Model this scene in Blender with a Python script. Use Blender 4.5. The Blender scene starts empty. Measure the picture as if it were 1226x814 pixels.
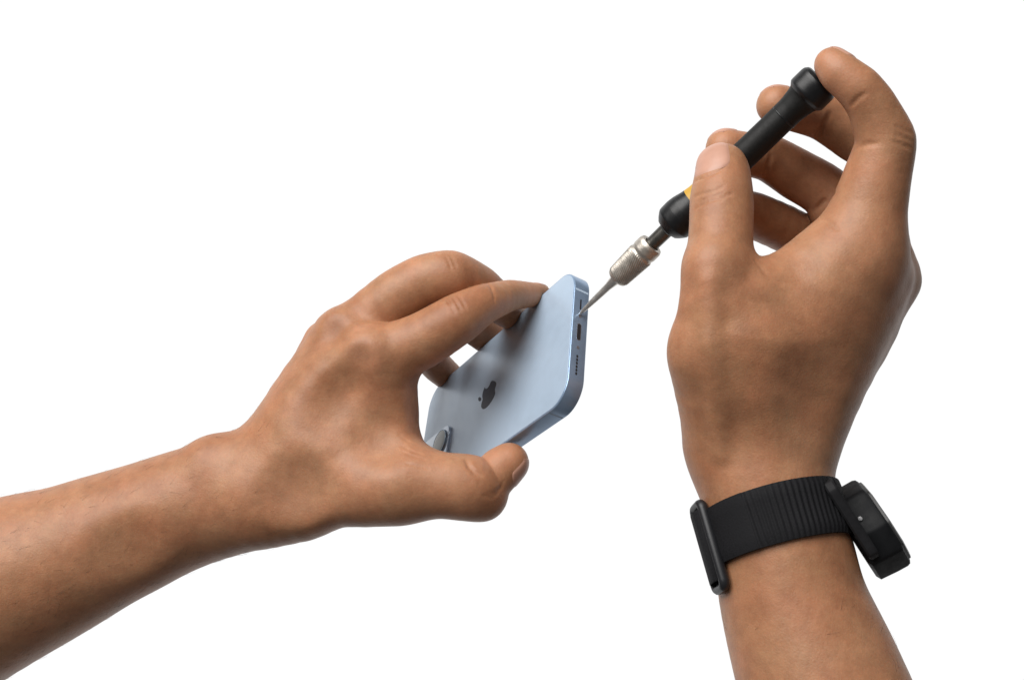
import bpy, bmesh, math, random
import numpy as np
from mathutils import Vector, Matrix

# ------------------------------------------------------------------ scene
S = bpy.context.scene
COL = S.collection
F = 1226 * 35 / 36            # focal length in photo pixels (35 mm lens)
CX, CY = 613.0, 407.0
CAMZ = 1.30                   # camera height in metres
MM = 0.001
GRID = 0.8                    # mm, resolution of the skin surfaces
rng = np.random.default_rng(7)
random.seed(7)

def K(px, py, d):
    """a point d millimetres in front of the camera, in millimetres (x right, y up, z towards the camera)"""
    return np.array([(px - CX) * d / F, (CY - py) * d / F, -d], float)

def toW(p):
    p = np.asarray(p, float)
    return np.stack([p[..., 0] * MM, -p[..., 2] * MM, p[..., 1] * MM + CAMZ], -1)

def unit(v):
    v = np.asarray(v, float)
    return v / np.linalg.norm(v)

# ------------------------------------------------------------------ materials
def new_mat(name):
    m = bpy.data.materials.new(name)
    m.use_nodes = True
    nt = m.node_tree
    for n in list(nt.nodes):
        nt.nodes.remove(n)
    out = nt.nodes.new('ShaderNodeOutputMaterial')
    b = nt.nodes.new('ShaderNodeBsdfPrincipled')
    nt.links.new(b.outputs[0], out.inputs[0])
    return m, nt, b

def noise(nt, scale, detail=3, rough=0.55, coord='Object', stretch=None):
    tc = nt.nodes.new('ShaderNodeTexCoord')
    n = nt.nodes.new('ShaderNodeTexNoise')
    n.inputs['Scale'].default_value = scale
    n.inputs['Detail'].default_value = detail
    n.inputs['Roughness'].default_value = rough
    if stretch:
        mp = nt.nodes.new('ShaderNodeMapping')
        mp.inputs['Scale'].default_value = stretch
        nt.links.new(tc.outputs[coord], mp.inputs[0])
        nt.links.new(mp.outputs[0], n.inputs['Vector'])
    else:
        nt.links.new(tc.outputs[coord], n.inputs['Vector'])
    return n

def ramp(nt, src, stops):
    r = nt.nodes.new('ShaderNodeValToRGB')
    e = r.color_ramp.elements
    while len(e) < len(stops):
        e.new(0.5)
    for k, (p, c) in enumerate(stops):
        e[k].position = p
        e[k].color = (*c, 1)
    nt.links.new(src, r.inputs[0])
    return r

def mix(nt, a, b, fac, mode='MIX'):
    m = nt.nodes.new('ShaderNodeMix')
    m.data_type = 'RGBA'
    m.blend_type = mode
    for sock, v in ((m.inputs[0], fac), (m.inputs[6], a), (m.inputs[7], b)):
        if hasattr(v, 'links') or hasattr(v, 'is_output'):
            nt.links.new(v, sock)
        elif isinstance(v, (int, float)):
            sock.default_value = v
        else:
            sock.default_value = (*v, 1)
    return m.outputs[2]

def bump(nt, b, srcs):
    last = None
    for h, strength, dist in srcs:
        n = nt.nodes.new('ShaderNodeBump')
        n.inputs['Strength'].default_value = strength
        n.inputs['Distance'].default_value = dist
        nt.links.new(h, n.inputs['Height'])
        if last is not None:
            nt.links.new(last, n.inputs['Normal'])
        last = n.outputs[0]
    nt.links.new(last, b.inputs['Normal'])

def skin_material():
    m, nt, b = new_mat('skin')
    at = nt.nodes.new('ShaderNodeAttribute'); at.attribute_name = 'pigment_shade'
    sep = nt.nodes.new('ShaderNodeSeparateColor'); nt.links.new(at.outputs['Color'], sep.inputs[0])
    n1 = noise(nt, 26, 4, 0.6)
    base = ramp(nt, n1.outputs[0], [(0.28, SKIN_D), (0.5, SKIN_M), (0.75, SKIN_L)])
    n2 = noise(nt, 150, 3, 0.6)
    mott = ramp(nt, n2.outputs[0], [(0.3, (0.80, 0.76, 0.74)), (0.7, (1.12, 1.10, 1.08))])
    c = mix(nt, base.outputs[0], mott.outputs[0], 0.7, 'MULTIPLY')
    n5 = noise(nt, 62, 3, 0.55)
    blush = ramp(nt, n5.outputs[0], [(0.32, (1.07, 0.93, 0.90)), (0.68, (0.95, 1.04, 1.04))])   # redder and yellower patches
    c = mix(nt, c, blush.outputs[0], 0.5, 'MULTIPLY')
    n3 = noise(nt, 900, 2, 0.6)
    fine = ramp(nt, n3.outputs[0], [(0.3, (0.90, 0.88, 0.87)), (0.7, (1.06, 1.06, 1.06))])
    c = mix(nt, c, fine.outputs[0], 0.6, 'MULTIPLY')
    c = mix(nt, c, SKIN_DARK, sep.outputs[0])      # darker knuckle / crease skin, plus shade painted into hollows
    c = mix(nt, c, SKIN_PALM, sep.outputs[1])      # paler, pinker skin: palm side, fingertips and a thumb knuckle
    nt.links.new(c, b.inputs['Base Color'])
    b.inputs['Roughness'].default_value = 0.47
    b.inputs['Specular IOR Level'].default_value = 0.34
    b.inputs['Subsurface Weight'].default_value = 0.18
    b.inputs['Subsurface Radius'].default_value = (1.0, 0.32, 0.16)
    b.inputs['Subsurface Scale'].default_value = 0.003
    v = nt.nodes.new('ShaderNodeTexVoronoi'); v.inputs['Scale'].default_value = 850
    v.feature = 'DISTANCE_TO_EDGE'
    tc = nt.nodes.new('ShaderNodeTexCoord'); nt.links.new(tc.outputs['Object'], v.inputs['Vector'])
    n4 = noise(nt, 240, 4, 0.65)
    bump(nt, b, [(n4.outputs[0], 0.16, 0.0012), (v.outputs['Distance'], 0.18, 0.0004)])
    return m

SKIN_M = (0.372, 0.181, 0.096)
SKIN_D = (0.310, 0.142, 0.071)
SKIN_L = (0.425, 0.218, 0.122)
SKIN_DARK = (0.20, 0.085, 0.045)
SKIN_PALM = (0.48, 0.225, 0.130)

def simple(name, col, rough=0.5, metal=0.0, spec=0.5, coat=0.0, nscale=0, namt=0.12, bmp=0.0, bdist=0.0002, stretch=None):
    m, nt, b = new_mat(name)
    b.inputs['Roughness'].default_value = rough
    b.inputs['Metallic'].default_value = metal
    b.inputs['Specular IOR Level'].default_value = spec
    b.inputs['Coat Weight'].default_value = coat
    b.inputs['Coat Roughness'].default_value = 0.15
    if nscale:
        n = noise(nt, nscale, 4, 0.6, stretch=stretch)
        lo = tuple(x * (1 - namt) for x in col); hi = tuple(min(1, x * (1 + namt)) for x in col)
        r = ramp(nt, n.outputs[0], [(0.3, lo), (0.7, hi)])
        nt.links.new(r.outputs[0], b.inputs['Base Color'])
        if bmp:
            bump(nt, b, [(n.outputs[0], bmp, bdist)])
        rr = ramp(nt, n.outputs[0], [(0.3, (rough * 0.88,) * 3), (0.7, (min(1, rough * 1.12),) * 3)])
        nt.links.new(rr.outputs[0], b.inputs['Roughness'])
    else:
        b.inputs['Base Color'].default_value = (*col, 1)
    return m

# ------------------------------------------------------------------ object helpers
def tag(o, label=None, cat=None, group=None, kind=None):
    if label: o['label'] = label
    if cat: o['category'] = cat
    if group: o['group'] = group
    if kind: o['kind'] = kind
    return o

def empty(name, p_mm):
    o = bpy.data.objects.new(name, None)
    o.empty_display_size = 0.01
    COL.objects.link(o)
    o.location = toW(p_mm)
    return o

def mesh_obj(name, verts_mm, faces, mat, parent=None, origin=None, smooth=True, colors=None, sharp=None):
    """verts in camera millimetres -> one mesh object, origin at `origin` (mm)"""
    vw = toW(np.asarray(verts_mm, float))
    ow = toW(origin) if origin is not None else vw.mean(0)
    if parent is not None and origin is None:
        top = parent
        while top.parent is not None: top = top.parent
        ow = np.array(top.location)                     # every part keeps its thing's origin
    me = bpy.data.meshes.new(name)
    vl = vw - ow
    if isinstance(faces, np.ndarray):
        n = len(faces); k = faces.shape[1]
        me.vertices.add(len(vl)); me.vertices.foreach_set('co', vl.astype(np.float32).ravel())
        me.loops.add(n * k); me.loops.foreach_set('vertex_index', faces.astype(np.int32).ravel())
        me.polygons.add(n); me.polygons.foreach_set('loop_start', np.arange(0, n * k, k, dtype=np.int32))
        me.update(calc_edges=True); me.validate()
    else:
        me.from_pydata([tuple(v) for v in vl], [], [tuple(f) for f in faces])
        bm = bmesh.new(); bm.from_mesh(me)
        bmesh.ops.recalc_face_normals(bm, faces=bm.faces)
        bm.to_mesh(me); bm.free()
    if smooth:
        me.polygons.foreach_set('use_smooth', np.ones(len(me.polygons), bool))
    if sharp is not None:
        me.set_sharp_from_angle(angle=math.radians(sharp))
    if colors is not None:
        a = me.color_attributes.new('pigment_shade', 'FLOAT_COLOR', 'POINT')
        a.data.foreach_set('color', colors.astype(np.float32).ravel())
    me.materials.append(mat)
    o = bpy.data.objects.new(name, me)
    COL.objects.link(o)
    if parent is not None:
        o.parent = parent
        o.location = (0, 0, 0)
    else:
        o.location = ow
    return o

# ------------------------------------------------------------------ signed distance modelling
def seg_cone(P, a, b, ra, rb):
    """distance to a tapered capsule"""
    ba = b - a
    pa = P - a
    t = np.clip((pa @ ba) / max(ba @ ba, 1e-9), 0, 1)
    pa = pa - t[:, None] * ba
    return np.sqrt(np.einsum('ij,ij->i', pa, pa)) - (ra + t * (rb - ra))

def smin(a, b, k):
    if k <= 0: return np.minimum(a, b)
    h = np.maximum(k - np.abs(a - b), 0) / k
    return np.minimum(a, b) - h * h * k * 0.25

def smax(a, b, k):
    return -smin(-a, -b, k)

def nodes(lst):
    """(px,py,depth,r_px) -> list of (point mm, radius mm)"""
    return [(K(x, y, d), r * d / F) for x, y, d, r in lst]

def dense(ns, n=5, ten=0.30):
    """smooth (Catmull-Rom) resampling of a joint chain, so a digit bends softly"""
    P = np.array([np.append(p, r) for p, r in ns])
    if len(P) < 3: return ns
    Q = np.vstack([2 * P[0] - P[1], P, 2 * P[-1] - P[-2]])
    out = []
    for i in range(1, len(Q) - 2):
        for t in np.linspace(0, 1, n, endpoint=False):
            a, b, c, d = Q[i - 1], Q[i], Q[i + 1], Q[i + 2]
            # half-strength tangents keep the joints readable
            m1 = (c - a) * ten; m2 = (d - b) * ten
            h = ((2*t**3 - 3*t**2 + 1) * b + (t**3 - 2*t**2 + t) * m1 + (-2*t**3 + 3*t**2) * c + (t**3 - t**2) * m2)
            out.append((h[:3], h[3]))
    out.append((Q[-2][:3], Q[-2][3]))
    return out

def chain_sdf(P, ns, k=0.0):
    d = None
    for (a, ra), (b, rb) in zip(ns[:-1], ns[1:]):
        e = seg_cone(P, a, b, ra, rb)
        d = e if d is None else smin(d, e, k)
    return d

class Body:
    def __init__(self):
        self.palm = []        # (chain, k)
        self.digits = []      # (chain, k joining the palm)
        self.ops = []         # ('add'|'cut', chain, k)
        self.solids = []      # sdf functions pressed into the skin
        self.box = None
    def finish(self):
        self.palm = [(dense(ns, 6 if i == 0 else 4, 0.5), k) for i, (ns, k) in enumerate(self.palm)]
    def segs(self):
        out = []
        for grp in (self.palm, self.digits):
            for ns, k in grp:
                out += list(zip(ns[:-1], ns[1:]))
        return out
    def base(self, P, act=None):
        """skin without details; `act` marks which bone segments lie near enough to matter"""
        d = None; f = None; n = 0
        for g, grp in enumerate((self.palm, self.digits)):
            for ns, k in grp:
                e = None
                for (a, ra), (b, rb) in zip(ns[:-1], ns[1:]):
                    if act is None or act[n]:
                        x = seg_cone(P, a, b, ra, rb)
                        e = x if e is None else smin(e, x, 0.6)
                    n += 1
                if e is None: continue
                if g == 0:
                    d = e if d is None else smin(d, e, k)
                else:
                    j = e if d is None else smin(d, e, k)
                    f = j if f is None else np.minimum(f, j)
        return f if d is None else (d if f is None else np.minimum(f, d))
    def __call__(self, P):
        out = np.empty(len(P))
        st = 1458
        ch = [P[i:i + st] for i in range(0, len(P), st)]
        cen = np.array([c.mean(0) for c in ch]); R = np.array([np.linalg.norm(c - m, axis=1).max() for c, m in zip(ch, cen)])
        D = np.stack([seg_cone(cen, a, b, ra, rb) for (a, ra), (b, rb) in self.segs()], 1)
        near = D - 2 * R[:, None] < D.min(1)[:, None] + 17
        bb = [(np.min([p - r for p, r in ns], 0) - k - 6, np.max([p + r for p, r in ns], 0) + k + 6) for _, ns, k in self.ops]
        for n, Q in enumerate(ch):
            d = self.base(Q, near[n])
            for (mode, ns, k), (lo, hi) in zip(self.ops, bb):
                if (cen[n] + R[n] < lo).any() or (cen[n] - R[n] > hi).any(): continue
                m = np.all((Q > lo) & (Q < hi), axis=1)
                if not m.any(): continue
                e = chain_sdf(Q[m], ns) if len(ns) > 1 else np.linalg.norm(Q[m] - ns[0][0], axis=1) - ns[0][1]
                d[m] = smin(d[m], e, k) if mode == 'add' else smax(d[m], -e, k)
            for s in self.solids:
                d = smax(d, -s(Q), 0.5)
            out[n * st:n * st + len(Q)] = d
        return out
    def grad(self, P, e=0.15):
        g = np.stack([self(P + np.eye(3)[i] * e) - self(P - np.eye(3)[i] * e) for i in range(3)], 1)
        return g / np.maximum(np.linalg.norm(g, axis=1, keepdims=True), 1e-9)
    def hit(self, px, py, d0=300.0):
        """the skin point that lies on the line of sight through photo pixel (px,py) — used while modelling creases and knuckles"""
        dr = K(px, py, 1.0); t = d0
        for _ in range(120):
            d = self((dr * t)[None])[0]
            t += 0.8 * d / np.linalg.norm(dr)
            if abs(d) < 0.01: break
            if t > 700: return None
        return dr * t
    # surface details
    def dent(self, px, py, rad, depth, k=4.0):
        p = self.hit(px, py)
        if p is None: return
        n = self.grad(p[None])[0]
        self.ops.append(('cut', [(p + n * (rad - depth), rad)], k))
    def bumpy(self, px, py, rad, height, k=6.0):
        p = self.hit(px, py)
        if p is None: return
        n = self.grad(p[None])[0]
        self.ops.append(('add', [(p - n * (rad - height), rad)], k))
    def crease(self, pts, rad=0.7, depth=0.45, k=0.8):
        ns = []
        for x, y in pts:
            p = self.hit(x, y)
            if p is None: continue
            n = self.grad(p[None])[0]
            ns.append((p + n * (rad - depth), rad))
        if len(ns) > 1:
            ns[0] = (ns[0][0] + unit(self.grad(ns[0][0][None])[0]) * depth * .7, rad)
            ns[-1] = (ns[-1][0] + unit(self.grad(ns[-1][0][None])[0]) * depth * .7, rad)
            self.ops.append(('cut', ns, k))
    def cord(self, pts, rad=2.0, height=0.6, k=3.0):
        ns = []
        for x, y in pts:
            p = self.hit(x, y)
            if p is None: continue
            n = self.grad(p[None])[0]
            ns.append((p - n * (rad - height), rad))
        if len(ns) > 1: self.ops.append(('add', ns, k))

def surface(fn, lo, hi, h):
    """sparse surface nets of fn, then projected onto its zero set"""
    lo = np.asarray(lo, float); hi = np.asarray(hi, float)
    raw = fn
    fn = lambda P: np.maximum(raw(P), np.max(np.maximum(lo + 2 * h - P, P - hi + 2 * h), axis=1))     # closed stump outside the frame
    B = 8
    nb = np.ceil((hi - lo) / (h * B)).astype(int)
    N = nb * B + 1
    vol = np.full(N, 9.0, np.float32)
    ci = np.stack(np.meshgrid(*[np.arange(n) for n in nb], indexing='ij'), -1).reshape(-1, 3)
    cen = lo + (ci * B + B / 2) * h
    dc = fn(cen)
    act = np.abs(dc) < h * B * 0.87 * 1.25 + 3.5
    sg = np.sign(dc)
    for c, s in zip(ci[~act & (sg < 0)], sg[~act & (sg < 0)]):
        i, j, k = c * B
        vol[i:i + B + 1, j:j + B + 1, k:k + B + 1] = -9
    loc = np.stack(np.meshgrid(*[np.arange(B + 1)] * 3, indexing='ij'), -1).reshape(-1, 3)
    ac = ci[act]
    for s in range(0, len(ac), 400):
        blk = ac[s:s + 400]
        idx = (blk[:, None, :] * B + loc[None]).reshape(-1, 3)
        v = fn(lo + idx * h)
        vol[idx[:, 0], idx[:, 1], idx[:, 2]] = v
    ins = vol < 0
    c8 = [ins[a:N[0] - 1 + a, b:N[1] - 1 + b, c:N[2] - 1 + c] for a in (0, 1) for b in (0, 1) for c in (0, 1)]
    cnt = sum(c.astype(np.int8) for c in c8)
    cell = (cnt > 0) & (cnt < 8)
    cid = np.full(cell.shape, -1, np.int64)
    cells = np.argwhere(cell)
    bk = cells // B
    cells = cells[np.lexsort((bk[:, 2], bk[:, 1], bk[:, 0]))]           # keep neighbours together
    cid[cells[:, 0], cells[:, 1], cells[:, 2]] = np.arange(len(cells))
    acc = np.zeros((len(cells), 3)); num = np.zeros(len(cells))
    corners = [(a, b, c) for a in (0, 1) for b in (0, 1) for c in (0, 1)]
    for A in corners:
        for ax in range(3):
            if A[ax]: continue
            Bc = list(A); Bc[ax] = 1
            ia = cells + A; ib = cells + Bc
            va = vol[ia[:, 0], ia[:, 1], ia[:, 2]]; vb = vol[ib[:, 0], ib[:, 1], ib[:, 2]]
            m = (va < 0) != (vb < 0)
            t = va / np.where(va == vb, 1, va - vb)
            p = np.array(A, float) + np.zeros((len(cells), 3)); p[:, ax] = t
            acc[m] += p[m]; num[m] += 1
    V = lo + (cells + acc / num[:, None]) * h
    quads = []
    for ax in range(3):
        o1, o2 = [(1, 2), (2, 0), (0, 1)][ax]
        sh = [N[0], N[1], N[2]]; sh[ax] -= 1
        sl0 = [slice(None)] * 3; sl1 = [slice(None)] * 3
        sl0[ax] = slice(0, N[ax] - 1); sl1[ax] = slice(1, N[ax])
        a = ins[tuple(sl0)]; b = ins[tuple(sl1)]
        e = np.argwhere(a != b)
        e = e[(e[:, o1] > 0) & (e[:, o2] > 0) & (e[:, o1] < N[o1] - 1) & (e[:, o2] < N[o2] - 1)]
        fl = a[e[:, 0], e[:, 1], e[:, 2]]
        d1 = np.zeros(3, int); d1[o1] = 1
        d2 = np.zeros(3, int); d2[o2] = 1
        g = lambda q: cid[q[:, 0], q[:, 1], q[:, 2]]
        q = np.stack([g(e - d1 - d2), g(e - d2), g(e), g(e - d1)], 1)
        q[~fl] = q[~fl][:, ::-1]
        quads.append(q)
    Q = np.vstack(quads)
    Q = Q[(Q >= 0).all(1)]
    for _ in range(3):
        d = fn(V)
        eps = 0.12
        g = np.stack([fn(V + np.eye(3)[i] * eps) for i in range(3)], 1) - d[:, None]
        g /= eps
        gn = np.maximum((g * g).sum(1), 0.15)
        step = g * (d / gn)[:, None]
        ln = np.linalg.norm(step, axis=1, keepdims=True)
        V = V - step * np.minimum(1, 0.6 * h / np.maximum(ln, 1e-9))
    # keep the biggest shell only
    par = np.arange(len(V))
    for _ in range(400):
        m = par[Q].min(1)
        new = par.copy()
        for c in range(4): np.minimum.at(new, Q[:, c], m)
        new = new[new]
        if (new == par).all(): break
        par = new
    ids, ct = np.unique(par, return_counts=True)
    keep = par == ids[ct.argmax()]
    mp = -np.ones(len(V), int); mp[keep] = np.arange(keep.sum())
    return V[keep], mp[Q[keep[Q[:, 0]]]]

def pigment_shade(V, body, spots):
    c = np.zeros((len(V), 4)); c[:, 3] = 1
    for px, py, rpx, ch, amt in spots:
        p = body.hit(px, py)
        if p is None: continue
        r = rpx * -p[2] / F
        w = np.exp(-((V - p) ** 2).sum(1) / (r * r)) * amt
        c[:, ch] = np.maximum(c[:, ch], w)
    return c

def nail(parent, chain, tip, back, dorsal, length, half_deg, mat, s_off=0.0, raise_=0.35):
    """fingernail grown on the dorsal side of a fingertip: tip/back are points on the digit's axis (mm)"""
    D = unit(tip - back)
    Nn = unit(dorsal - D * (dorsal @ D)); Lt = np.cross(D, Nn)
    nu, nv = 19, 19
    rings = []
    fs = lambda P: chain_sdf(P, chain, 0.6)
    for jv in range(nv):
        v = jv / (nv - 1)
        row = []
        for iu in range(nu):
            u = iu / (nu - 1) * 2 - 1
            wd = 1.0
            ds = 0.0
            ds = (1 - math.sqrt(max(0.0, 1 - 0.98 * u * u))) * 0.30 * length * (1 - v) ** 2      # rounded cuticle
            if v > 0.72:
                ds = -(u * u) * 0.17 * length * (v - 0.72) / 0.28
            ph = math.radians(half_deg) * u * wd
            s = -length + v * length + ds + s_off
            axp = tip + D * s
            dr = Nn * math.cos(ph) + Lt * math.sin(ph)
            row.append((axp, dr, u, v))
        rings.append(row)
    flat = [x for r in rings for x in r]
    A = np.array([x[0] for x in flat]); Dr = np.array([x[1] for x in flat])
    t = np.full(len(A), 22.0)
    for _ in range(60):
        t -= 0.7 * fs(A + Dr * t[:, None])
        t = np.clip(t, 0.5, 30)
    U = np.array([x[2] for x in flat]); Vv = np.array([x[3] for x in flat])
    edge = np.minimum(1 - np.abs(U), np.minimum(Vv, 1.0) * 1.4)
    off = raise_ * np.clip(edge * 5, 0, 1) ** 0.5 - 0.10 * (edge < 0.02)
    off = np.where(Vv > 0.9, np.maximum(off, raise_ * 0.9), off)
    top = A + Dr * (t + off)[:, None]
    bot = A + Dr * (t - 0.5)[:, None]
    n = nu * nv
    verts = np.vstack([top, bot]); faces = []
    for j in range(nv - 1):
        for i in range(nu - 1):
            a = j * nu + i
            faces.append((a, a + 1, a + nu + 1, a + nu))
            faces.append((n + a, n + a + nu, n + a + nu + 1, n + a + 1))
    rim = [i for i in range(nu)] + [j * nu + nu - 1 for j in range(1, nv)] + [(nv - 1) * nu + i for i in range(nu - 2, -1, -1)] + [j * nu for j in range(nv - 2, 0, -1)]
    for a, b in zip(rim, rim[1:] + rim[:1]):
        faces.append((a, n + a, n + b, b))
    return mesh_obj('fingernail', verts, faces, mat, parent, sharp=50)

# ------------------------------------------------------------------ the phone's frame of reference
EX = unit(np.array([0.512, 0.433, 0.741])); EV = np.array([0.091, .831, -.549]); EV = unit(EV - EX * (EV @ EX)); EN = np.cross(EX, EV)
PT = np.array([-11.5, -26.9, -490.1])
PL, PW, PTH, PR = 146.7, 71.5, 8.4, 12.5
def PH(u, v, n=0.0):
    return PT + EX * u + EV * v + EN * n
def phone_sdf(P, grow=0.0):
    q = P - PT
    u = np.abs(q @ EX) - PL / 2 + PR; v = np.abs(q @ EV) - PW / 2 + PR
    d2 = np.hypot(np.maximum(u, 0), np.maximum(v, 0)) + np.minimum(np.maximum(u, v), 0) - PR
    n = np.abs(q @ EN + PTH / 2) - PTH / 2
    return np.hypot(np.maximum(d2, 0), np.maximum(n, 0)) + np.minimum(np.maximum(d2, n), 0) - grow

# ------------------------------------------------------------------ screwdriver frame
DT = PH(PL / 2 + 0.1, 9.0, -3.3)          # blade tip sits on the charging end of the phone
DC = K(983, 97, 386)                      # middle of the cap's end
DD = unit(DC - DT); DLEN = np.linalg.norm(DC - DT)
def drv_s(px):
    """length along the driver (mm) at which its axis crosses the photo's 45-degree line through x = px"""
    lo, hi = 0.0, DLEN * 1.2
    for _ in range(50):
        m = (lo + hi) / 2; q = DT + DD * m
        x = CX + F * q[0] / -q[2]
        if x < px: lo = m
        else: hi = m
    return lo
def drv_r(px, rpx):
    q = DT + DD * drv_s(px)
    return rpx * -q[2] / F
HANDLE = [(drv_s(x), drv_r(x, r)) for x, r in [(798.5, 11), (799.3, 16), (803.5, 20.5), (806.5, 23.6), (816, 24), (822, 23), (830, 20.2), (838, 18.4),
          (850, 17.6), (880, 17.4), (915, 17.2), (935, 17.2), (946, 17.4), (955, 19.0), (961.5, 20.8), (963.2, 23.8), (965, 25.9), (978, 25.9), (981, 25.4), (983.5, 22.8), (984.5, 19)]]
def driver_sdf(P):
    q = P - DT; s = q @ DD
    r = np.linalg.norm(q - s[:, None] * DD, axis=1)
    hs = np.array([h[0] for h in HANDLE]); hr = np.array([h[1] for h in HANDLE])
    rad = np.interp(s, hs, hr)
    d = r - rad
    d = np.maximum(d, np.maximum(hs[0] - s, s - hs[-1]))
    return d

SKIN = skin_material()
NAIL = simple('nail_plate', (0.46, 0.250, 0.180), 0.42, 0, 0.4, 0.05, nscale=160, namt=0.07)

def arm_hair(parent, V, body, keep, along, n, mat, seed):
    """fine short hairs lying along the skin"""
    r = np.random.default_rng(seed)
    ids = np.flatnonzero(keep)
    P = V[r.choice(ids, n)] + r.normal(size=(n, 3)) * 0.3
    order = np.argsort(P[:, 0]); P = P[order]
    N = body.grad(P)
    verts = []; faces = []
    for p, nn in zip(P, N):
        t = along + r.normal(size=3) * 0.35
        t = unit(t - nn * (t @ nn)); side = np.cross(nn, t)
        L_ = r.uniform(3.0, 7.5); c = r.normal() * 0.25
        for k in range(4):
            q = k / 3
            x = p - nn * 0.15 + t * L_ * q + nn * (0.55 * math.sin(q * 2.2)) + side * c * L_ * q * q
            w = 0.042 * (1 - 0.75 * q)
            for a in (0, 2.094, 4.189):
                verts.append(x + side * w * math.cos(a) + nn * w * math.sin(a))
        b = len(verts) - 12
        for k in range(3):
            for j in range(3):
                faces.append((b + k * 3 + j, b + k * 3 + (j + 1) % 3, b + k * 3 + 3 + (j + 1) % 3, b + k * 3 + 3 + j))
    o = mesh_obj('arm_hair', verts, np.array(faces), mat, parent)
    o['kind'] = 'stuff'
    return o

HAIR = simple('dark_hair', (0.035, 0.020, 0.013), 0.5)

# ------------------------------------------------------------------ LEFT HAND
def left_hand():
    B = Body()
    B.palm = [
        (nodes([(-420, 870, 452, 145), (-170, 772, 458, 124), (0, 699, 460, 101), (70, 672, 461, 88.5), (120, 650, 462, 81), (172, 629, 463, 75), (224, 606, 463, 68.5), (270, 588, 463, 63), (310, 578, 463, 55)]), 0),
        (nodes([(225, 620, 470, 48), (290, 609, 458, 50), (356, 601, 452, 41.5)]), 10),
        (nodes([(305, 570, 460, 46), (375, 492, 456, 44), (440, 430, 452, 37)]), 14),
        (nodes([(318, 572, 462, 30), (368, 490, 459, 35), (424, 414, 458, 31)]), 11),
        (nodes([(314, 566, 470, 33.5), (360, 478, 468, 35), (407, 403, 466, 31.5)]), 9),
        (nodes([(318, 570, 480, 28), (361, 480, 482, 31.5), (392, 412, 484, 29)]), 9),
        (nodes([(320, 575, 490, 28), (360, 500, 497, 30), (402, 445, 502, 26)]), 10),
        (nodes([(330, 594, 452, 40), (400, 590, 446, 38), (470, 583, 441, 36)]), 16),
        (nodes([(390, 545, 456, 58), (452, 497, 458, 46)]), 16),
        (nodes([(458, 456, 455, 41.5), (457, 500, 456, 40), (463, 538, 453, 39), (484, 564, 448, 31)]), 6),
        (nodes([(400, 560, 475, 46), (470, 560, 462, 34)]), 14),
        (nodes([(455, 562, 452, 40), (485, 575, 445, 33)]), 14),
    ]
    thumb = dense(nodes([(440, 586, 443, 36), (475, 583, 441, 38), (525, 581, 440, 38.5), (562, 584, 441, 39), (578, 594, 442, 29), (585, 577, 444, 27), (599, 562, 447, 26), (610, 553, 448, 23)]))
    index = dense(nodes([(445, 432, 451, 37), (503, 409, 449, 33.5), (548, 382, 447, 30), (577, 365, 453, 24), (610, 354, 466, 18.5), (636, 353, 479, 14.5), (648, 353, 485, 12)]))
    middle = dense(nodes([(410, 405, 466, 31), (474, 358, 464, 34), (508, 338, 463, 32.5), (540, 332, 463, 31.5), (574, 344, 474, 25.5), (600, 366, 490, 22), (618, 380, 506, 18)]))
    ring = dense(nodes([(400, 418, 485, 27), (470, 372, 496, 26), (525, 362, 507, 25), (565, 386, 520, 24), (588, 404, 533, 22), (606, 423, 546, 17)]))
    pinky = dense(nodes([(403, 448, 502, 25), (460, 415, 520, 23), (505, 420, 538, 20.5), (525, 440, 551, 18.5), (548, 460, 566, 16), (556, 468, 572, 14)]))
    B.digits = [(thumb, 10), (index, 7), (middle, 6), (ring, 6), (pinky, 6)]
    B.solids = [lambda P: phone_sdf(P, 0.05)]
    B.finish()
    # bones, tendons, hollows
    B.bumpy(244, 536, 12, 2.4, 9)           # ulnar head
    B.bumpy(440, 412, 9, 1.3, 6); B.bumpy(398, 383, 8, 1.2, 6)
    B.dent(431, 427, 8, 0.9, 5); B.dent(400, 398, 8, 0.55, 6)
    B.dent(393, 485, 18, 0.4, 9); B.dent(420, 460, 14, 0.3, 7)
    B.dent(348, 590, 22, 0.7, 10); B.dent(368, 582, 22, 0.6, 10)
    B.dent(455, 525, 16, 0.9, 8); B.dent(150, 655, 26, 0.8, 10)
    # creases
    B.crease([(558, 551), (562, 559), (568, 565), (575, 569)], 1.0, 0.95, 1.2)
    B.crease([(585, 340), (590, 350), (592, 362)], 0.6, 0.2, 0.6)
    for dx in (0, 7, 13):
        B.crease([(534 + dx, 357 - dx * .3), (540 + dx, 366 - dx * .4), (545 + dx, 376 - dx * .5)], 0.7, 0.22, 0.7)
    for dx in (0, 6):
        B.crease([(533 + dx, 306), (537 + dx, 313), (540 + dx, 322)], 0.7, 0.2, 0.7)
    for k in (0, 2, 3, 5):                  # fine creases of the thumb web
        a = k * 7
        B.crease([(478 + a * .25, 520 + a), (488 + a * .3, 528 + a * .85), (499 + a * .4, 533 + a * .8)], 0.6, 0.10, 0.7)
    for k in range(3):
        B.crease([(578 + k * 7, 593 - k * 3), (588 + k * 6, 596 - k * 6), (597 + k * 3, 590 - k * 7)], 0.7, 0.07, 0.7)
    V, Q = surface(B, [-335, -235, -580], [20, 62, -400], GRID)
    spots = [(431, 425, 16, 0, .45), (400, 394, 14, 0, .4), (545, 366, 18, 0, .22), (538, 313, 16, 0, .2), (345, 590, 26, 0, .22), (590, 600, 24, 0, .15), (230, 610, 30, 0, .1),  # spots behind two knuckles and on the snuffbox paint shade of the dents
             (585, 548, 26, 1, .5), (612, 545, 20, 1, .4), (640, 349, 14, 1, .5), (525, 568, 26, 1, .22), (470, 545, 30, 1, .12)]
    col = pigment_shade(V, B, spots)
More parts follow.
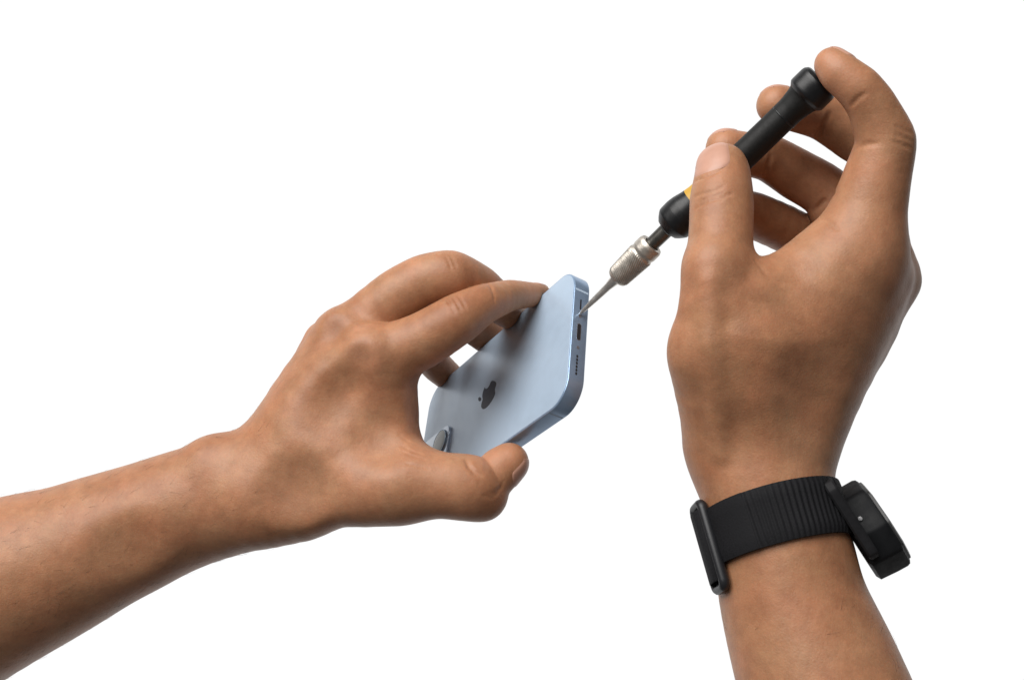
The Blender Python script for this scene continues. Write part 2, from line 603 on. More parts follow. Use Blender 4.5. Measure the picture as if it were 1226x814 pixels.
    o = mesh_obj('hand', V, Q, SKIN, None, origin=K(275, 583, 463), colors=col)
    tag(o, 'brown bare left hand and forearm gripping the pale blue phone by its edges', 'hand')
    pxl = CX + F * V[:, 0] / -V[:, 2]; pyl = CY - F * V[:, 1] / -V[:, 2]
    arm_hair(o, V, B, (pxl < 330) & (V[:, 2] > -478), unit(np.array([.8, .6, 0.1])), 620, HAIR, 3)
    # nails
    nail(o, thumb, thumb[-1][0] + unit(thumb[-1][0] - thumb[-8][0]) * 7.0, thumb[-9][0], np.array([0.80, -0.50, 0.33]), 13.5, 46, NAIL)
    for ch, L_, dn in ((index, 9.5, np.array([-.25, .95, -.1])), (middle, 9.5, np.array([.5, .8, -.2])), (ring, 9, np.array([.6, .75, -.2])), (pinky, 8, np.array([.6, .75, -.2]))):
        nail(o, ch, ch[-1][0] + unit(ch[-1][0] - ch[-5][0]) * ch[-1][1] * 0.8, ch[-6][0], dn, L_, 48, NAIL)
    return B

# ------------------------------------------------------------------ RIGHT HAND
def right_hand():
    B = Body()
    B.palm = [
        (nodes([(1105, 1190, 346, 128), (1040, 985, 356, 114), (982, 814, 372, 98), (950, 722, 380, 86), (935, 650, 385, 80), (911, 570, 391, 73), (905, 545, 393, 68)]), 0),
        (nodes([(910, 545, 393, 60), (973, 420, 386, 52), (1034, 300, 384, 44)]), 16),
        (nodes([(922, 555, 402, 51), (999, 440, 406, 44), (1063, 336, 408, 31.5)]), 15),
        (nodes([(920, 555, 414, 44), (990, 450, 420, 34), (1038, 368, 425, 27)]), 8),
        (nodes([(920, 558, 420, 42), (975, 470, 432, 32), (1010, 405, 440, 27)]), 8),
        (nodes([(876, 515, 392, 50), (853, 448, 384, 46), (851, 405, 378, 44), (856, 360, 375, 38.5), (859, 322, 376, 38.5)]), 16),
        (nodes([(902, 455, 383, 64), (942, 385, 381, 56), (995, 320, 382, 46)]), 16),
        (nodes([(1051, 333, 393, 35), (1006, 410, 391, 40), (948, 505, 394, 46)]), 14),
        (nodes([(893, 400, 377, 50), (899, 360, 376, 34)]), 12),
        (nodes([(882, 358, 375, 27), (928, 334, 379, 22.5), (984, 299, 385, 24)]), 8),
        (nodes([(900, 430, 405, 66), (1000, 380, 410, 46)]), 16),
    ]
    thumb = dense(nodes([(856, 365, 375, 39), (860, 322, 376, 39.5), (863, 282, 380, 37.5), (864, 240, 385, 37), (865, 212, 389, 32.5), (864, 202, 391, 30)]))
    index = dense(nodes([(1026, 315, 384, 45), (1037, 262, 382, 45), (1050, 212, 379, 38.5), (1060, 170, 376, 34), (1044, 128, 373, 27.5), (1028, 106, 372, 25.5), (1006, 88, 373, 23), (995, 77, 375, 19.5)]))
    middle = dense(nodes([(1063, 336, 408, 31.5), (1056, 262, 410, 27), (1054, 190, 412, 27), (1022, 165, 416, 27), (987, 141, 416, 27), (955, 133, 411, 24.5), (929, 126, 408, 23)]))
    ring = dense(nodes([(1038, 368, 425, 27), (1018, 300, 430, 29), (992, 234, 434, 30.5), (955, 210, 434, 29.5), (921, 190, 430, 27), (890, 184, 423, 25), (868, 178, 418, 23)]))
    pinky = dense(nodes([(1010, 405, 440, 27), (985, 340, 446, 28), (955, 283.5, 446, 27.5), (905, 259, 438, 27), (884, 250, 430, 23), (872, 243, 425, 20)]))
    B.digits = [(thumb, 4), (index, 8), (middle, 8), (ring, 5), (pinky, 5)]
    B.solids = [driver_sdf]
    B.finish()
    # bones, hollows, tendons
    B.bumpy(845, 314, 9, 1.0, 6)
    B.bumpy(815, 425, 12, 0.8, 8)
    B.dent(960, 480, 26, 0.4, 10)
    B.dent(880, 520, 18, 0.4, 9)
    B.cord([(862, 540), (858, 480), (850, 410), (848, 340)], 3.0, 0.35, 5)
    # creases
    B.crease([(833, 250), (848, 241), (862, 238), (876, 232)], 0.6, 0.35, 0.6)
    B.crease([(831, 236), (842, 232), (855, 229), (866, 224)], 0.6, 0.22, 0.6)
    B.crease([(836, 243), (850, 236), (866, 232)], 0.6, 0.18, 0.6)
    B.crease([(832, 217), (842, 213.5), (853, 209), (863, 204), (869, 197)], 0.5, 0.35, 0.6)
    B.crease([(1019, 127), (1027, 118), (1036, 112)], 0.8, 0.45, 0.9)
    B.crease([(1027, 177), (1038, 173), (1050, 172)], 0.8, 0.30, 0.9)
    B.crease([(993, 137), (986, 150), (977, 165)], 1.1, 1.05, 1.2)
    B.crease([(922, 188), (919, 200), (916, 212)], 1.0, 0.95, 1.1)
    B.crease([(999, 231), (987, 241), (974, 254)], 1.0, 0.8, 1.2)
    B.crease([(905, 313), (918, 330), (936, 340)], 0.8, 0.25, 0.9)
    B.crease([(985, 263), (995, 268), (1003, 275)], 0.8, 0.25, 0.9)
    for k in range(3):
        B.crease([(1074 - k * 2, 152 + k * 9), (1083 - k, 156 + k * 9), (1092, 160 + k * 9)], 0.7, 0.10, 0.8)
    V, Q = surface(B, [25, -255, -475], [190, 128, -305], GRID)
    spots = [(845, 318, 22, 0, .12), (852, 238, 20, 0, .16), (1085, 165, 20, 0, .25), (1075, 335, 30, 0, .25), (960, 480, 60, 0, .06),
             (842, 312, 14, 1, .35), (985, 80, 28, 1, .6), (1005, 95, 24, 1, .4), (925, 125, 30, 1, .3), (965, 140, 30, 1, .2), (870, 165, 30, 1, .35), (975, 255, 26, 1, .3), (880, 215, 24, 1, .2), (1010, 250, 36, 1, .12)]
    col = pigment_shade(V, B, spots)
    o = mesh_obj('hand', V, Q, SKIN, None, origin=K(911, 570, 391), colors=col)
    tag(o, 'brown right hand and forearm with the black watch, thumb and fingers pinching the screwdriver', 'hand')
    pyl = CY - F * V[:, 1] / -V[:, 2]
    arm_hair(o, V, B, (pyl > 715) & (V[:, 2] > -378), unit(np.array([.5, .8, 0.1])), 120, HAIR, 5)
    nail(o, thumb, thumb[-1][0] + unit(thumb[-1][0] - thumb[-8][0]) * 8.6, thumb[-9][0], np.array([-0.62, 0.05, 0.80]), 17.5, 46, NAIL)
    nail(o, index, index[-1][0] + unit(index[-1][0] - index[-6][0]) * 5.4, index[-8][0], np.array([0.45, 0.88, 0.05]), 11.0, 50, NAIL)
    nail(o, middle, middle[-1][0] + unit(middle[-1][0] - middle[-6][0]) * 6.4, middle[-8][0], np.array([0.05, 0.92, -0.35]), 11.5, 52, NAIL)
    nail(o, ring, ring[-1][0] + unit(ring[-1][0] - ring[-6][0]) * 6.6, ring[-8][0], np.array([0.05, 0.92, -0.35]), 11.0, 52, NAIL)
    nail(o, pinky, pinky[-1][0] + unit(pinky[-1][0] - pinky[-6][0]) * 5.0, pinky[-8][0], np.array([0.0, 0.92, -0.35]), 9.0, 48, NAIL)
    return B

LB = left_hand()
RB = right_hand()

# ------------------------------------------------------------------ PHONE
def rrect(hw, hh, r, n=10):
    pts = []
    for cx, cy, a0 in ((hw - r, hh - r, 0), (-hw + r, hh - r, 90), (-hw + r, -hh + r, 180), (hw - r, -hh + r, 270)):
        for k in range(n + 1):
            a = math.radians(a0 + 90 * k / n)
            pts.append((cx + r * math.cos(a), cy + r * math.sin(a)))
    return pts

def loft(sections):
    """list of equal-length closed loops (mm points) -> verts, faces with end caps"""
    m = len(sections[0]); V = np.vstack([np.array(s) for s in sections]); Fc = []
    for j in range(len(sections) - 1):
        for i in range(m):
            a = j * m + i; b = j * m + (i + 1) % m
            Fc.append((a, b, b + m, a + m))
    Fc.append(tuple(range(m))[::-1]); Fc.append(tuple((len(sections) - 1) * m + i for i in range(m)))
    return V, Fc

def plate(hw, hh, r, n0, n1, fil, cu=0.0, cv=0.0, seg=10):
    """rounded slab on the phone: outline hw x hh, from depth n0 to n1 along the phone's normal, edge fillet fil"""
    secs = []
    st = []
    for k in range(5):
        a = math.pi / 2 * k / 4
        st.append((n0 + fil * (1 - math.sin(a)) if False else n0 + fil * (1 - math.cos(a)), fil * (1 - math.sin(a))))
    st2 = [(n1 - fil * (1 - math.cos(math.pi / 2 * k / 4)), fil * (1 - math.sin(math.pi / 2 * k / 4))) for k in range(5)][::-1]
    for nn, ins in st + st2:
        secs.append([PH(cu + a, cv + b, nn) for a, b in rrect(hw - ins, hh - ins, max(r - ins, 0.05), seg)])
    return loft(secs)

def phone():
    FR = simple('anodised_blue_frame', (0.28, 0.39, 0.55), 0.32, 0.6, 0.5, nscale=260, namt=0.06)
    BG = simple('satin_blue_glass', (0.39, 0.495, 0.62), 0.38, 0.2, 0.5, nscale=180, namt=0.03)
    BLK = simple('black_glass', (0.01, 0.01, 0.012), 0.08, 0, 0.5, 0.5)
    DARK = simple('recess_shade_fill', (0.012, 0.010, 0.012), 0.6)  # near-black inserts paint the shade inside port, grille and microphone openings
    LOGO = simple('logo_dark_mirror', (0.028, 0.034, 0.056), 0.5, 0.0, 0.3)
    LINE = simple('antenna_line_plastic', (0.22, 0.29, 0.38), 0.5)
    LINEL = simple('antenna_line_pale', (0.42, 0.53, 0.66), 0.5)
    STEEL = simple('screw_steel', (0.45, 0.50, 0.56), 0.35, 0.9)
    LENS = simple('lens_glass', (0.10, 0.112, 0.10), 0.22, 0.0, 0.4, 0.2)
    RING = simple('lens_ring', (0.20, 0.26, 0.33), 0.3, 0.9)
    PLAT = simple('plateau_blue_glass', (0.36, 0.48, 0.64), 0.12, 0.2, 0.6, 0.6)
    root = empty('phone', PH(0, 0, -PTH))
    tag(root, 'pale blue smartphone seen from its back, gripped in the left hand under the screwdriver tip', 'phone')
    V, Fc = plate(PL / 2, PW / 2, PR, -PTH + 0.15, -0.1, 0.55, seg=14)
    mesh_obj('frame', V, Fc, FR, root, sharp=40)
    V, Fc = plate(PL / 2 - 0.75, PW / 2 - 0.75, PR - 0.75, -1.0, 0.06, 0.16, seg=14)
    mesh_obj('back_glass', V, Fc, BG, root, sharp=40)
    V, Fc = plate(PL / 2 - 0.8, PW / 2 - 0.8, PR - 0.8, -PTH, -PTH + 1.0, 0.2, seg=14)
    mesh_obj('screen', V, Fc, BLK, root, sharp=40)
    # camera plateau, two lenses set diagonally, flash
    cu, cv = -PL / 2 + 20.5 - 0.5, -PW / 2 + 19.5
    V, Fc = plate(15.8, 16.3, 6.0, -0.5, 1.5, 0.5, cu, cv)
    pl = mesh_obj('camera_plateau', V, Fc, PLAT, root, sharp=40)
    for du, dv in ((7.0, 7.6), (-7.0, -7.6)):
        V, Fc = disc_stack(cu + du, cv + dv, [(0.4, 7.3), (2.2, 7.3), (2.5, 7.1), (2.5, 6.8), (2.3, 6.7)])
        r = mesh_obj('lens', V, Fc, RING, pl, sharp=35)
        V, Fc = disc_stack(cu + du, cv + dv, [(1.0, 6.65), (2.42, 6.65), (2.55, 5.8), (2.62, 3.0), (2.65, 0.6)])
        mesh_obj('lens_glass', V, Fc, LENS, r, sharp=60)
    V, Fc = disc_stack(cu - 8.6, cv + 7.4, [(0.4, 2.7), (1.75, 2.7), (1.85, 2.3)])
    mesh_obj('flash', V, Fc, simple('flash_lens', (0.62, 0.60, 0.50), 0.25, 0, 0.5, 0.6), pl, sharp=35)
    V, Fc = disc_stack(cu + 8.6, cv - 7.4, [(0.4, 0.9), (1.6, 0.9), (1.62, 0.5)])
    mesh_obj('microphone_hole', V, Fc, DARK, pl, sharp=35)
    # the fruit emblem with a bite and a leaf, inlaid in the back; "up" is towards the camera end (-u), right is +v
    half = [(0.0, 6.0), (1.2, 6.7), (2.8, 7.0), (4.6, 6.5), (6.0, 5.3)]
    body = []
    body += [(0.0, 5.3), (1.0, 5.65), (2.2, 6.0), (3.5, 6.05), (4.8, 5.7), (5.9, 5.0), (6.5, 4.2)]
    bite = [(6.5 - 2.05 * math.sin(math.radians(a)) if False else 7.3 + 2.75 * math.cos(math.radians(a)), 1.75 + 2.75 * math.sin(math.radians(a))) for a in (112, 130, 150, 170, 190, 210, 230, 246)]
    body += bite
    body += [(6.85, -1.9), (6.3, -3.4), (5.5, -4.8), (4.5, -6.1), (3.4, -7.0), (2.4, -7.25), (1.4, -6.95), (0.6, -6.65), (-0.2, -6.6), (-1.0, -6.8), (-1.9, -7.15), (-2.9, -7.2),
             (-4.0, -6.5), (-5.1, -5.1), (-6.0, -3.4), (-6.6, -1.5), (-6.8, 0.5), (-6.6, 2.2), (-5.9, 3.8), (-4.8, 5.1), (-3.5, 5.85), (-2.2, 5.95), (-1.0, 5.6)]
    def emblem(pts, nm, par):
        pts = smooth_loop(pts)
        lo = [PH(-y * 1.04 - 0.5, x * 1.04, -0.2) for x, y in pts]; hi = [PH(-y * 1.04 - 0.5, x * 1.04, 0.085) for x, y in pts]
        V, Fc = loft([lo, hi])
        return mesh_obj(nm, V, Fc, LOGO, par, smooth=False)
    em = emblem(body, 'emblem', root)
    leaf = [(0.2, 6.6), (0.1, 7.6), (0.6, 8.8), (1.5, 9.7), (2.6, 10.1), (3.0, 10.1), (3.0, 9.2), (2.5, 8.1), (1.6, 7.1), (0.8, 6.65)]
    emblem(leaf, 'leaf', em)
    # charging end: port, speaker slots, screws
    def end_slot(nm, v0, v1, hgt, mat, par, out=0.05, nn=-3.85, deep=0.6, r=None):
        hw = abs(v1 - v0) / 2; c = (v0 + v1) / 2
        r = r or min(hw, hgt / 2) * 0.98
        lo = [PH(PL / 2 - deep, c + a, nn + b) for a, b in rrect(hw, hgt / 2, r, 6)]
        hi = [PH(PL / 2 + out, c + a, nn + b) for a, b in rrect(hw, hgt / 2, r, 6)]
        V, Fc = loft([lo, hi])
        return mesh_obj(nm, V, Fc, mat, par, smooth=False)
    port = end_slot('port_rim', -4.5, 4.5, 2.3, simple('port_rim_metal', (0.50, 0.60, 0.72), 0.25, 0.9), root, 0.04)
    end_slot('charging_port', -4.2, 4.2, 1.75, DARK, port, 0.07)
    V = None
    for a, n_ in ((12.2, 4), (-13.6 - 7.5, 6)):
        pass
    top = end_slot('speaker_grille', 12.0, 17.6, 0.75, DARK, root, 0.05)
    for k in range(6):
        end_slot('speaker_grille', -12.0 - k * 1.75, -13.5 - k * 1.75, 0.95, DARK, root, 0.05)
    for v in (8.2, -8.2):
        lo = [PH(PL / 2 - 0.5, v + 0.8 * math.cos(a), -3.85 + 0.8 * math.sin(a)) for a in np.linspace(0, 2 * math.pi, 20, endpoint=False)]
        hi = [PH(PL / 2 + 0.04, v + 0.8 * math.cos(a), -3.85 + 0.8 * math.sin(a)) for a in np.linspace(0, 2 * math.pi, 20, endpoint=False)]
        V, Fc = loft([lo, hi])
        mesh_obj('screw', V, Fc, STEEL, root, smooth=False)
    # antenna lines: thin strips across the frame
    def strip_u(u, sgn, mat):
        lo = []; hi = []
        for a, b in ((-0.4, -PTH + 0.9), (0.4, -PTH + 0.9), (0.4, -0.75), (-0.4, -0.75)):
            lo.append(PH(u + a, sgn * (PW / 2 - 0.5), b)); hi.append(PH(u + a, sgn * (PW / 2 + 0.03), b))
        V, Fc = loft([lo, hi]); mesh_obj('antenna_line', V, Fc, mat, root, smooth=False)
    strip_u(PL / 2 - 14.5, -1, LINE); strip_u(PL / 2 - 14.5, 1, LINE); strip_u(-PL / 2 + 14.5, -1, LINE)
    lo = []; hi = []
    for a, b in ((-0.5, -PTH + 0.9), (0.5, -PTH + 0.9), (0.5, -0.75), (-0.5, -0.75)):
        lo.append(PH(PL / 2 - 0.5, 22.3 + a, b)); hi.append(PH(PL / 2 + 0.03, 22.3 + a, b))
    V, Fc = loft([lo, hi]); mesh_obj('antenna_line', V, Fc, LINEL, root, smooth=False)
    # side button on the far half of the lower edge
    lo = [PH(-12 + a, -PW / 2 + 0.4, -3.85 + b) for a, b in rrect(9, 1.5, 1.4, 6)]; hi = [PH(-12 + a, -PW / 2 - 0.35, -3.85 + b) for a, b in rrect(9, 1.5, 1.4, 6)]
    V, Fc = loft([lo, hi]); mesh_obj('side_button', V, Fc, FR, root, sharp=40)

def smooth_loop(pts, n=4):
    P = np.array(pts, float); m = len(P); out = []
    for i in range(m):
        a, b, c, d = P[i - 1], P[i], P[(i + 1) % m], P[(i + 2) % m]
        for t in np.arange(n) / n:
            out.append(0.5 * ((2 * b) + (c - a) * t + (2 * a - 5 * b + 4 * c - d) * t * t + (3 * b - a - 3 * c + d) * t ** 3))
    return np.array(out)

def disc_stack(cu, cv, prof, n=40):
    secs = [[PH(cu + r * math.cos(a), cv + r * math.sin(a), h) for a in np.linspace(0, 2 * math.pi, n, endpoint=False)] for h, r in prof]
    return loft(secs)

phone()

# ------------------------------------------------------------------ SCREWDRIVER
DX = unit(np.cross(DD, np.array([0, 0, 1.0]))); DY = np.cross(DD, DX)
def lathe(prof, n=40, fn=None):
    secs = []
    for s, r in prof:
        ring = []
        for a in np.linspace(0, 2 * math.pi, n, endpoint=False):
            rr = r if fn is None else fn(s, r, a)
            ring.append(DT + DD * s + (DX * math.cos(a) + DY * math.sin(a)) * rr)
        secs.append(ring)
    return loft(secs)

def screwdriver():
    BLACK = simple('black_plastic', (0.0055, 0.006, 0.007), 0.38, 0, 0.4, nscale=500, namt=0.2, bmp=0.12, bdist=0.0002)
    RUB = simple('black_rubber', (0.005, 0.005, 0.0048), 0.55, 0, 0.32, nscale=700, namt=0.25, bmp=0.2, bdist=0.0002)
    YEL = simple('yellow_band', (0.50, 0.29, 0.03), 0.5)
    DST = simple('dark_steel', (0.12, 0.115, 0.105), 0.34, 0.9, nscale=300, namt=0.2)
    KNU = simple('knurled_nickel', (0.50, 0.46, 0.41), 0.42, 0.85, nscale=400, namt=0.18, bmp=0.3, bdist=0.0003)
    BLD = simple('blade_steel', (0.72, 0.69, 0.65), 0.3, 0.95, nscale=300, namt=0.15)
    root = empty('screwdriver', DT)
    tag(root, 'slim black precision screwdriver with knurled silver collar, tip on the phone screw', 'screwdriver')
    def hp(a, b, inset=0.0):
        return [(s, r - inset) for s, r in HANDLE if a <= s <= b]
    sA, sY0, sY1, sCap = drv_s(798.5), drv_s(833), drv_s(852), drv_s(961.8)
    rat = lambda s: float(np.interp(s, [h[0] for h in HANDLE], [h[1] for h in HANDLE]))
    def dense_prof(a, b, inset=0, n=40):
        base = sorted(set([a, b] + [h[0] for h in HANDLE if a < h[0] < b] + list(np.linspace(a, b, n))))
        hs = np.array([h[0] for h in HANDLE]); hr = np.array([h[1] for h in HANDLE])
        out = []
        for s in base:
            w = np.exp(-((hs - s) / 1.2) ** 2) + 1e-12
            rs = rat(s) * 0.5 + 0.5 * np.mean([rat(min(max(s + e, hs[0]), hs[-1])) for e in (-1, -.5, 0, .5, 1)])
            out.append((s, rs - inset))
        return out
    V, Fc = lathe([(sA - 0.1, rat(sA) * 0.6)] + dense_prof(sA, sY0)); mesh_obj('handle_bulb', V, Fc, BLACK, root, sharp=60)
    V, Fc = lathe([(s, r + 0.02) for s, r in dense_prof(sY0 - 0.02, sY1 + 0.02, n=8)]); mesh_obj('handle_band', V, Fc, YEL, root, sharp=60)
    V, Fc = lathe(dense_prof(sY1, sCap)); mesh_obj('handle', V, Fc, RUB, root, sharp=60)
    seam = drv_s(938)
    V, Fc = lathe([(seam - .35, rat(seam)), (seam - .2, rat(seam) + .12), (seam + .2, rat(seam) + .12), (seam + .35, rat(seam))]); mesh_obj('handle_seam', V, Fc, BLACK, root, sharp=60)
    V, Fc = lathe([(sCap - 0.02, rat(sCap) + 0.05)] + dense_prof(sCap + 0.02, HANDLE[-1][0]) + [(HANDLE[-1][0] + 0.2, 3.0)]); mesh_obj('swivel_cap', V, Fc, BLACK, root, sharp=60)
    V, Fc = lathe([(drv_s(772), 3.1), (drv_s(797), 3.25)]); mesh_obj('shaft', V, Fc, DST, root, sharp=60)
    # knurled collar: diagonal ribs
    c0, c1 = drv_s(737), drv_s(780.5)
    prof = []
    for t in np.linspace(0, 1, 46):
        s = c0 + (c1 - c0) * t
        r = np.interp(t, [0, .03, .10, .60, .70, .74, .80, .95, 1.0], [3.6, 4.6, 5.1, 5.7, 5.8, 5.4, 5.8, 5.75, 5.2])
        prof.append((s, r))
    def kn(s, r, a):
        t = (s - c0) / (c1 - c0)
        if 0.07 < t < 0.70:
            return r + 0.15 * math.sin(a * 38 + s * 3.0) 
        return r
    V, Fc = lathe(prof + [(c1, 3.6), (c1 - 1.5, 3.4)], 304, kn); mesh_obj('collar', V, Fc, KNU, root, sharp=40)
    V, Fc = lathe([(0.0, 0.45), (0.6, 0.62), (3.5, 0.95), (drv_s(712), 1.35), (drv_s(728), 1.7), (drv_s(735), 2.3), (drv_s(739), 3.0)], 24); mesh_obj('blade', V, Fc, BLD, root, sharp=60)

screwdriver()

# ------------------------------------------------------------------ WATCH
def watch():
    NYL = simple('black_nylon', (0.006, 0.006, 0.0075), 0.75, 0, 0.25, nscale=1400, namt=0.35, bmp=0.5, bdist=0.0003)
    PLA = simple('dark_grey_plastic', (0.012, 0.012, 0.0135), 0.65, 0, 0.2, nscale=500, namt=0.15)
    CAS = simple('black_case_metal', (0.006, 0.0065, 0.0075), 0.6, 0.0, 0.18, nscale=300, namt=0.15)
    BEZ = simple('grey_bezel', (0.045, 0.045, 0.045), 0.45, 0.3)
    GLS = simple('watch_glass', (0.008, 0.008, 0.010), 0.06, 0, 0.5, 0.6)
    KEEP = simple('buckle_metal', (0.013, 0.0135, 0.016), 0.42, 0.2)
    DOT = simple('polished_pin', (0.8, 0.8, 0.82), 0.2, 0.6)
    # local frame on the wrist: axis towards the hand
    A0, A1 = K(955, 720, 380), K(905, 560, 392)
    AX = unit(A1 - A0)
    C = K(930, 631, 386)
    # tilt of the strap plane: it runs a little downwards to the little-finger side
    e1 = np.array([1.0, 0.20, -0.15]); 
    n_ = unit(AX + np.array([0.035, 0, -0.21]))
    E1 = unit(e1 - n_ * (e1 @ n_)); E2 = np.cross(n_, E1)         # E2 points away from / towards the viewer
    if E2[2] < 0: E2 = -E2
    root = empty('wristwatch', C - E1 * 30)
    tag(root, 'black sports watch on a ribbed nylon strap around the right wrist', 'watch')
    NT = 720
    W = 10.4
    ws = np.linspace(-1, 1, 9)
    th = np.linspace(0, 2 * math.pi, NT, endpoint=False)
    rad = np.zeros((9, NT))
    for j, w in enumerate(ws):
        cen = C + n_ * w * W
        D = np.cos(th)[:, None] * E1 + np.sin(th)[:, None] * E2
        t = np.full(NT, 60.0)
        for _ in range(60): t -= 0.8 * RB.base(cen + D * t[:, None])
        rad[j] = t
    rad = rad * 0.75 + rad.mean(0) * 0.25
    rad = rad + 0.35
    def strap_pt(j, i, off):
        return C + n_ * ws[j] * W + (math.cos(th[i]) * E1 + math.sin(th[i]) * E2) * (rad[j, i] + off)
    secs = []
    for i in range(NT):
        a = math.degrees(th[i]) % 360
        rib = 0.0
        if 44 < a < 128:                                   # ribbed weave on the side seen here
            rib = 0.42 * (0.5 + 0.5 * math.cos(math.radians(a) * 360 / 4.6)) 
        thick = 2.0
        if 128 <= a <= 185: thick = 2.5                    # doubled, smooth end of the strap
        ring = []
        for j in range(9):
            e = 0.55 if j in (0, 8) else 0.0
            ring.append(strap_pt(j, i, thick + (rib if 0 < j < 8 else 0) - e))
        for j in range(8, -1, -1): ring.append(strap_pt(j, i, 0))
        secs.append(ring)
    m = 18
    V = np.vstack(secs); Fc = []
    for i in range(NT):
        for j in range(m):
            a = i * m + j; b = i * m + (j + 1) % m; c = ((i + 1) % NT) * m + (j + 1) % m; d = ((i + 1) % NT) * m + j
            Fc.append((a, b, c, d))
    mesh_obj('strap', V, Fc, NYL, root, sharp=55)
    # buckle loop at the thumb side
    def frame_at(px, py, d):
        return K(px, py, d)
    def tube_path(pts, r, n=12, sq=1.0, closed=True):
        P = np.array(pts); m_ = len(P); secs_ = []
        for i in range(m_):
            t = unit(P[(i + 1) % m_] - P[i - 1]) 
            x = unit(np.cross(t, BN)); y = BN
            secs_.append([P[i] + x * r * math.cos(a) + y * r * sq * math.sin(a) for a in np.linspace(0, 2 * math.pi, n, endpoint=False)])
        V = np.vstack(secs_); Fc = []
        for i in range(m_):
            for j in range(n):
                Fc.append((i * n + j, i * n + (j + 1) % n, ((i + 1) % m_) * n + (j + 1) % n, ((i + 1) % m_) * n + j))
        return V, Fc
    jm = 4
    i0 = int(NT * 177 / 360)
    bc = strap_pt(jm, i0, 2.4) - n_ * 2.6 + (math.cos(th[i0]) * E1 + math.sin(th[i0]) * E2) * 0.4
    out = unit(math.cos(th[i0]) * E1 + math.sin(th[i0]) * E2)
    tang = unit(np.cross(n_, out)); BN = out
    up = n_
    loop = [bc + up * a + tang * b for a, b in rrect(16.0, 5.2, 2.2, 6)]
    V, Fc = tube_path(loop, 1.8, 12, 1.15); mesh_obj('buckle', V, Fc, KEEP, root, sharp=60)
    # strap fold through the buckle
    sl = []
    for a, o_ in ((-6, 0.4), (-5, 1.7), (-2, 2.6), (2, 2.7), (5, 1.7), (6, 0.4)):
        sl.append([bc + tang * a + up * w + out * (o_ + dz) for w, dz in ((-13.4, 0), (-13.7, .3), (-13.4, .6), (13.4, .6), (13.7, .3), (13.4, 0))])
    V, Fc = loft(sl); mesh_obj('strap_fold', V, Fc, NYL, root, sharp=40)
    # case: side profile (as the photo shows it edge-on), given its 42 mm of depth with rounded corners
    i1 = 0
    cc = K(1044, 630, 388)
    axis = unit(np.array([0.83, 0.53, 0.17])); axis = unit(axis)            # out of the dial
    Uv = np.array([-0.53, 0.83, 0.0]); Uv = unit(Uv - axis * (Uv @ axis)); Wv = np.cross(axis, Uv)
    if Wv[2] < 0: Wv = -Wv
    def cpt(a, b, h): return cc + Uv * a + Wv * b + axis * h
    def sec(hw, hh, r, h):
        c = r * 1.25                                   # eight-sided case with softened corners
        P8 = np.array(((hw, -hh + c), (hw, hh - c), (hw - c, hh), (-hw + c, hh), (-hw, hh - c), (-hw, -hh + c), (-hw + c, -hh), (hw - c, -hh)))
        out_ = []
        for i in range(8):
            p0, p1, p2 = P8[i - 1], P8[i], P8[(i + 1) % 8]
            a_ = p1 + (p0 - p1) * 0.10; b_ = p1 + (p2 - p1) * 0.10
            for t in (0, .25, .5, .75, 1): out_.append((1 - t) ** 2 * a_ + 2 * t * (1 - t) * p1 + t * t * b_)
        return [cpt(a, b, h) for a, b in out_]
    V, Fc = loft([sec(15.0, 18.0, 8, -9.0), sec(16.6, 19.8, 8.5, -8.0), sec(17.0, 20.4, 9, -1), sec(17.0, 20.4, 9, 3.2), sec(16.6, 19.9, 8.8, 4.4), sec(15.6, 19.0, 8.4, 5.0)])
    case = mesh_obj('case', V, Fc, CAS, root, sharp=35)
    V, Fc = loft([sec(15.2, 18.6, 8.2, 4.6), sec(15.0, 18.4, 8.1, 5.8), sec(14.2, 17.5, 7.6, 6.1)]); mesh_obj('bezel', V, Fc, BEZ, case, sharp=35)
    V, Fc = loft([sec(13.6, 16.9, 7.2, 5.9), sec(13.4, 16.7, 7.1, 6.25)]); mesh_obj('glass', V, Fc, GLS, case, sharp=35)
    # the pin that glints on the hand-side flank
    def cyl(c0, ax_, prof, n=28):
        x = unit(np.cross(ax_, np.array([.3, .2, .9]))); y = np.cross(ax_, x)
        return loft([[c0 + ax_ * h + (x * math.cos(a) + y * math.sin(a)) * r for a in np.linspace(0, 2 * math.pi, n, endpoint=False)] for h, r in prof])
    V, Fc = cyl(cpt(10.5, 16.8, -2.6), Wv, [(-0.5, 0.8), (0.25, 0.8), (0.4, 0.5)], 16); mesh_obj('pin', V, Fc, DOT, case, sharp=35)
    # lug adapter between strap and case
    cc = K(1015, 616, 375)
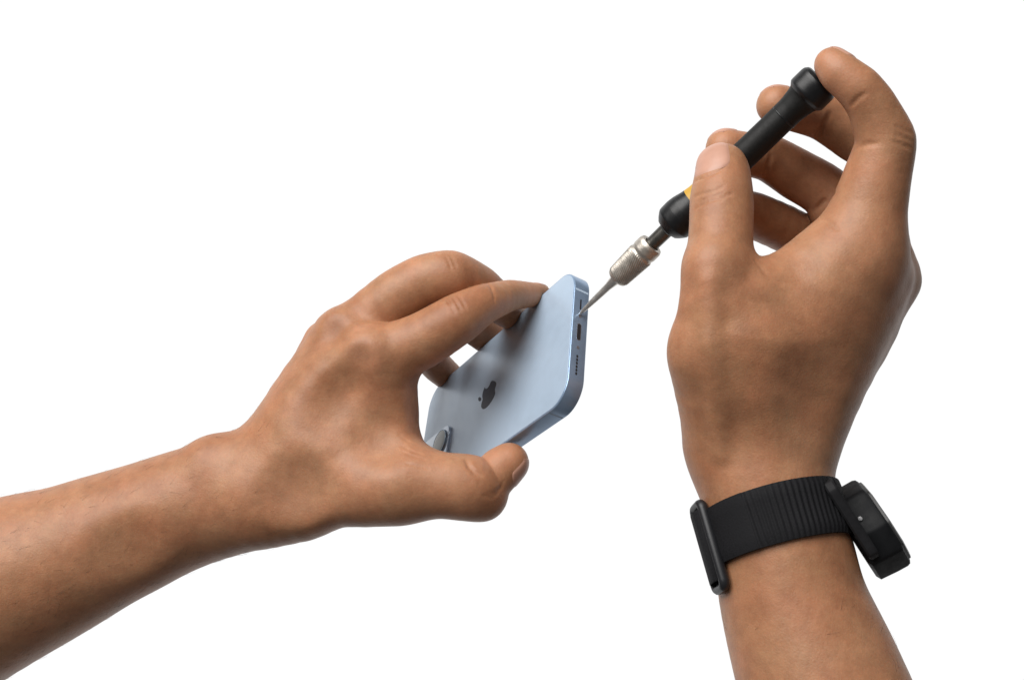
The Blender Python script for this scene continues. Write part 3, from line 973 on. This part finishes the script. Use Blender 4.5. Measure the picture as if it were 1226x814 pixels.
    V, Fc = loft([sec(16.0, 9.8, 2, -2.0), sec(16.6, 10.4, 2.2, -1.3), sec(16.6, 10.4, 2.2, 1.3), sec(16.0, 9.8, 2, 2.0)]); mesh_obj('lug_plate', V, Fc, PLA, root, sharp=35)

watch()

# ------------------------------------------------------------------ camera, light, world
cam = bpy.data.cameras.new('camera'); cam.lens = 35; cam.sensor_width = 36; cam.clip_start = 0.01; cam.clip_end = 100
co = bpy.data.objects.new('camera', cam); COL.objects.link(co)
co.location = (0, 0, CAMZ); co.rotation_euler = (math.pi / 2, 0, 0)
S.camera = co

def area(name, loc, target, size, power, col):
    l = bpy.data.lights.new(name, 'AREA'); l.shape = 'DISK'; l.size = size; l.energy = power; l.color = col
    o = bpy.data.objects.new(name, l); COL.objects.link(o); o.location = loc
    d = Vector(target) - Vector(loc)
    o.rotation_euler = d.to_track_quat('-Z', 'Y').to_euler()
    return o
area('window_light', (-0.50, -0.22, CAMZ + 0.84), (0.0, 0.43, CAMZ), 1.25, 27.5, (1.0, 0.98, 0.955))

w = bpy.data.worlds.new('World'); S.world = w; w.use_nodes = True
nt = w.node_tree
bg = nt.nodes['Background']
tc = nt.nodes.new('ShaderNodeTexCoord')
dp = nt.nodes.new('ShaderNodeVectorMath'); dp.operation = 'DOT_PRODUCT'; dp.inputs[1].default_value = (0, 1, 0.0)
nrm = nt.nodes.new('ShaderNodeVectorMath'); nrm.operation = 'NORMALIZE'
nt.links.new(tc.outputs['Generated'], nrm.inputs[0]); nt.links.new(nrm.outputs[0], dp.inputs[0])
r = nt.nodes.new('ShaderNodeValToRGB')
r.color_ramp.elements[0].position = 0.42; r.color_ramp.elements[0].color = (0.14, 0.138, 0.136, 1)
r.color_ramp.elements[1].position = 0.56; r.color_ramp.elements[1].color = (1.0, 1.0, 1.0, 1)
nt.links.new(dp.outputs['Value'], r.inputs[0])
nt.links.new(r.outputs[0], bg.inputs[0]); bg.inputs[1].default_value = 1.02

S.view_settings.view_transform = 'Standard'; S.view_settings.look = 'None'; S.view_settings.exposure = 0; S.view_settings.gamma = 1
S.render.engine = 'CYCLES'
S.cycles.use_denoising = True
S.cycles.max_bounces = 6
S.cycles.sample_clamp_indirect = 5
